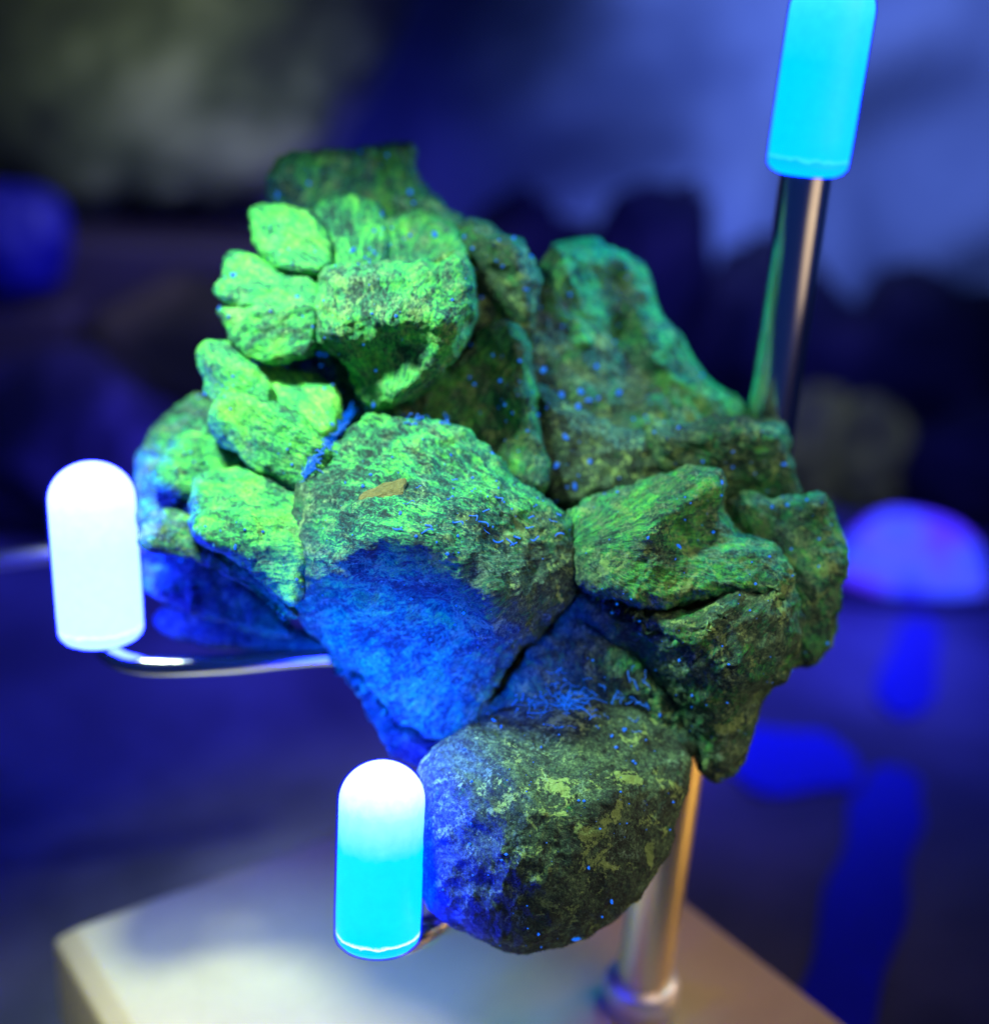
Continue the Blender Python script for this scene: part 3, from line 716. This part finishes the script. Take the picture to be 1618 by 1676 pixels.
def chip(x, y, lx, ly, ang, mat):
    loc, nr = hit(x, y)
    for k in range(24):
        q = hit(x + 30 * math.cos(k), y + 22 * math.sin(k * 1.7))[1]
        if q is not None: nr = nr + q
    nr.normalize()
    tx = (crt * math.cos(ang) - cup * math.sin(ang)); tx = (tx - nr * tx.dot(nr)).normalized(); ty = nr.cross(tx)
    v, f = [], []; nu, nv = 28, 8
    for j in range(nv + 1):
        t = j / nv
        for i in range(nu):
            a = i / nu * 2 * math.pi
            rr = (1 - t ** 1.8) * (1 + 0.16 * math.sin(a * 3 + 1) + 0.08 * math.sin(a * 7))
            v.append(loc + tx * math.cos(a) * rr * lx * U + ty * math.sin(a) * rr * ly * U + nr * (-7 + 9.5 * t ** 0.4 + 0.8 * math.sin(a * 5 + t * 9)) * U)
    for j in range(nv):
        for i in range(nu): f.append((j * nu + i, j * nu + (i + 1) % nu, (j + 1) * nu + (i + 1) % nu, (j + 1) * nu + i))
    o = mesh_obj('chip', v, f, mat, spec); o['label'] = 'brown rust-coloured chip set in the blocky lobe'
chip(624, 812, 42, 30, math.radians(-40), plain('brown_chip', (0.115, 0.105, 0.04), 0.9, 0, 0.6, 1400, 0.8))

# glowing dust: larger grains one by one, the finest as one mass
def lump_mesh(name, seed):
    rng = np.random.RandomState(seed); v, f = [], []; nu, nv = 8, 5
    for j in range(nv + 1):
        t = j / nv * math.pi
        for i in range(nu):
            a = i / nu * 2 * math.pi; r = rng.uniform(0.45, 1.25)
            v.append((math.sin(t) * math.cos(a) * r * U, math.sin(t) * math.sin(a) * r * U, math.cos(t) * r * U))
    for j in range(nv):
        for i in range(nu): f.append((j * nu + i, (j + 1) * nu + i, (j + 1) * nu + (i + 1) % nu, j * nu + (i + 1) % nu))
    me = bpy.data.meshes.new(name); me.from_pydata(v, [], f); me.update(); me.materials.append(SPECK); return me
LUMPS = [lump_mesh('dust_grain', 50 + i) for i in range(4)]
grains = [(671, 314, 8), (505, 300, 8), (455, 318, 9), (840, 391, 8), (868, 420, 6), (578, 410, 8), (712, 386, 7), (624, 352, 7), (788, 487, 4), (383, 450, 7), (360, 505, 6), (575, 668, 7), (612, 662, 5), (850, 590, 5), (888, 606, 6), (1158, 607, 8), (918, 648, 8), (950, 642, 8), (962, 655, 9), (978, 652, 8), (945, 668, 7), (1012, 643, 6), (925, 715, 7), (912, 760, 6), (965, 755, 6), (940, 795, 5), (928, 797, 4), (1282, 760, 9), (1150, 755, 5), (1262, 830, 6), (730, 690, 4), (806, 742, 4), (655, 840, 4), (738, 745, 3), (565, 790, 4), (470, 735, 5), (478, 760, 5), (430, 870, 4), (385, 895, 4), (1060, 880, 4), (1110, 895, 4), (1105, 915, 3), (1120, 850, 3), (1210, 975, 4), (1260, 1075, 3), (1190, 1150, 4), (1020, 1195, 5), (1080, 1170, 5), (1000, 1205, 5), (808, 1180, 6), (820, 1190, 5), (963, 1420, 4), (1000, 1475, 4), (985, 1500, 4), (940, 1537, 5), (1005, 560, 5), (975, 600, 5), (1110, 700, 5), (880, 680, 5), (1180, 790, 4)]
WHERE = {'core': 'shaded core between the lobes', 'blocky_lobe': 'blocky front lobe', 'round_lobe': 'round dark lobe', 'cracked_lobe': 'cracked lobe', 'knob': 'outer knobs', 'ridge': 'blurred back ridge', 'ledge': 'dark ledge under the back ridge', 'neck': 'neck behind the crown lobe', 'crown_lobe': 'crown lobe', 'petal': 'bright green petals', 'cap': 'blurred topmost cap', 'slope': 'slope behind the crown lobe', 'saddle': 'shaded saddle', 'valley': 'valley above the round lobe', 'underside': 'underside'}
for i, (x, y, r) in enumerate(grains):
    loc, nr = hit(x, y)
    if loc is None: continue
    o = bpy.data.objects.new('dust_grain', LUMPS[i % 4]); col.objects.link(o)
    o.location = loc + nr * r * 0.2 * U
    o.rotation_euler = (i * 1.3, i * 0.7, i * 2.1)
    s = r * random.uniform(0.45, 1.0); o.scale = (s * random.uniform(0.9, 2.2), s * random.uniform(0.5, 0.9), s * 0.7)
    own = owner[BVH.find_nearest(loc)[2]]
    tag(o, 'tiny glowing blue dust grain on the ' + WHERE[own], 'dust', 'dust grains on the ' + WHERE[own])

def fibres(name, spots, label, wid=0.6):
    v, f = [], []
    for x, y, ln, ang in spots:
        loc, nr = hit(x, y)
        if loc is None: continue
        d = crt * math.cos(ang) - cup * math.sin(ang); d = (d - nr * d.dot(nr)).normalized(); e = nr.cross(d)
        k = random.gauss(0, 0.8); lift = random.uniform(1, 7); m = 7; b0 = len(v); w = wid * random.uniform(0.45, 1.5)
        for s in range(m + 1):
            t = s / m - 0.5
            p = loc + d * t * ln * U + e * k * (t * t - 0.1) * ln * U + nr * (1.5 + lift * (0.6 + math.sin(t * 5))) * U
            for q in range(5):
                a = q / 5 * 2 * math.pi; v.append(p + (nr * math.cos(a) + e * math.sin(a)) * w * U)
        for s in range(m):
            for q in range(5): f.append((b0 + s * 5 + q, b0 + s * 5 + (q + 1) % 5, b0 + (s + 1) * 5 + (q + 1) % 5, b0 + (s + 1) * 5 + q))
    o = mesh_obj(name, v, f, SPECK); tag(o, label, 'lint', kind='stuff')
sp = []
for _ in range(80):
    x, y = random.gauss(915, 36), random.gauss(1150, 16)
    sp.append((x, y, random.choice((8, 12, 16, 22, 30, 42)) * random.uniform(0.8, 1.2), random.uniform(0, 3.14)))
for _ in range(30):
    sp.append((random.uniform(860, 1060), random.uniform(1090, 1200), random.uniform(10, 26), random.uniform(0, 3.14)))
fibres('lint_tangle', sp, 'tangle of glowing blue lint caught above the round lobe')
sp = []
for _ in range(60):
    t = random.random()
    sp.append((500 + 76 * t + random.gauss(0, 3), 778 - 112 * t + random.gauss(0, 3), random.uniform(10, 26), random.gauss(-0.97, 0.35)))
for _ in range(70):
    t = random.random()
    ch = random.random()
    if ch < 0.45: x, y = 505 + 70 * t + random.gauss(0, 6), 770 - 100 * t + random.gauss(0, 6)
    elif ch < 0.65: x, y = random.uniform(655, 760), random.gauss(690, 6)
    else: x, y = random.uniform(640, 930), random.uniform(780, 900)
    sp.append((x, y, random.uniform(6, 20), random.uniform(-0.8, 1.2)))
fibres('loose_lint', sp, 'loose blue lint scattered along the petal clefts', 1.1)
v, f = [], []
for _ in range(2000):
    x, y = random.uniform(240, 1380), random.uniform(240, 1560)
    loc, nr = hit(x, y)
    if loc is None: continue
    if noise3(np.array([[x / 90, y / 90, 3.3]]))[0] < random.uniform(-0.3, 0.5): continue
    r = random.choice((0.7, 0.9, 1.2, 1.6, 2.2, 3.0)) * random.uniform(0.8, 1.2) * U; b0 = len(v)
    for dx, dy, dz in ((1, 0, 0), (-1, 0, 0), (0, 1, 0), (0, -1, 0), (0, 0, 1), (0, 0, -1)):
        v.append(loc + nr * r * 0.4 + Vector((dx, dy, dz)) * r * random.uniform(0.6, 1.3))
    f += [tuple(b0 + i for i in q) for q in ((0, 2, 4), (2, 1, 4), (1, 3, 4), (3, 0, 4), (2, 0, 5), (1, 2, 5), (3, 1, 5), (0, 3, 5))]
o = mesh_obj('fine_dust', v, f, SPECK); tag(o, 'finest blue dust peppered over the whole green mineral', 'dust', kind='stuff')
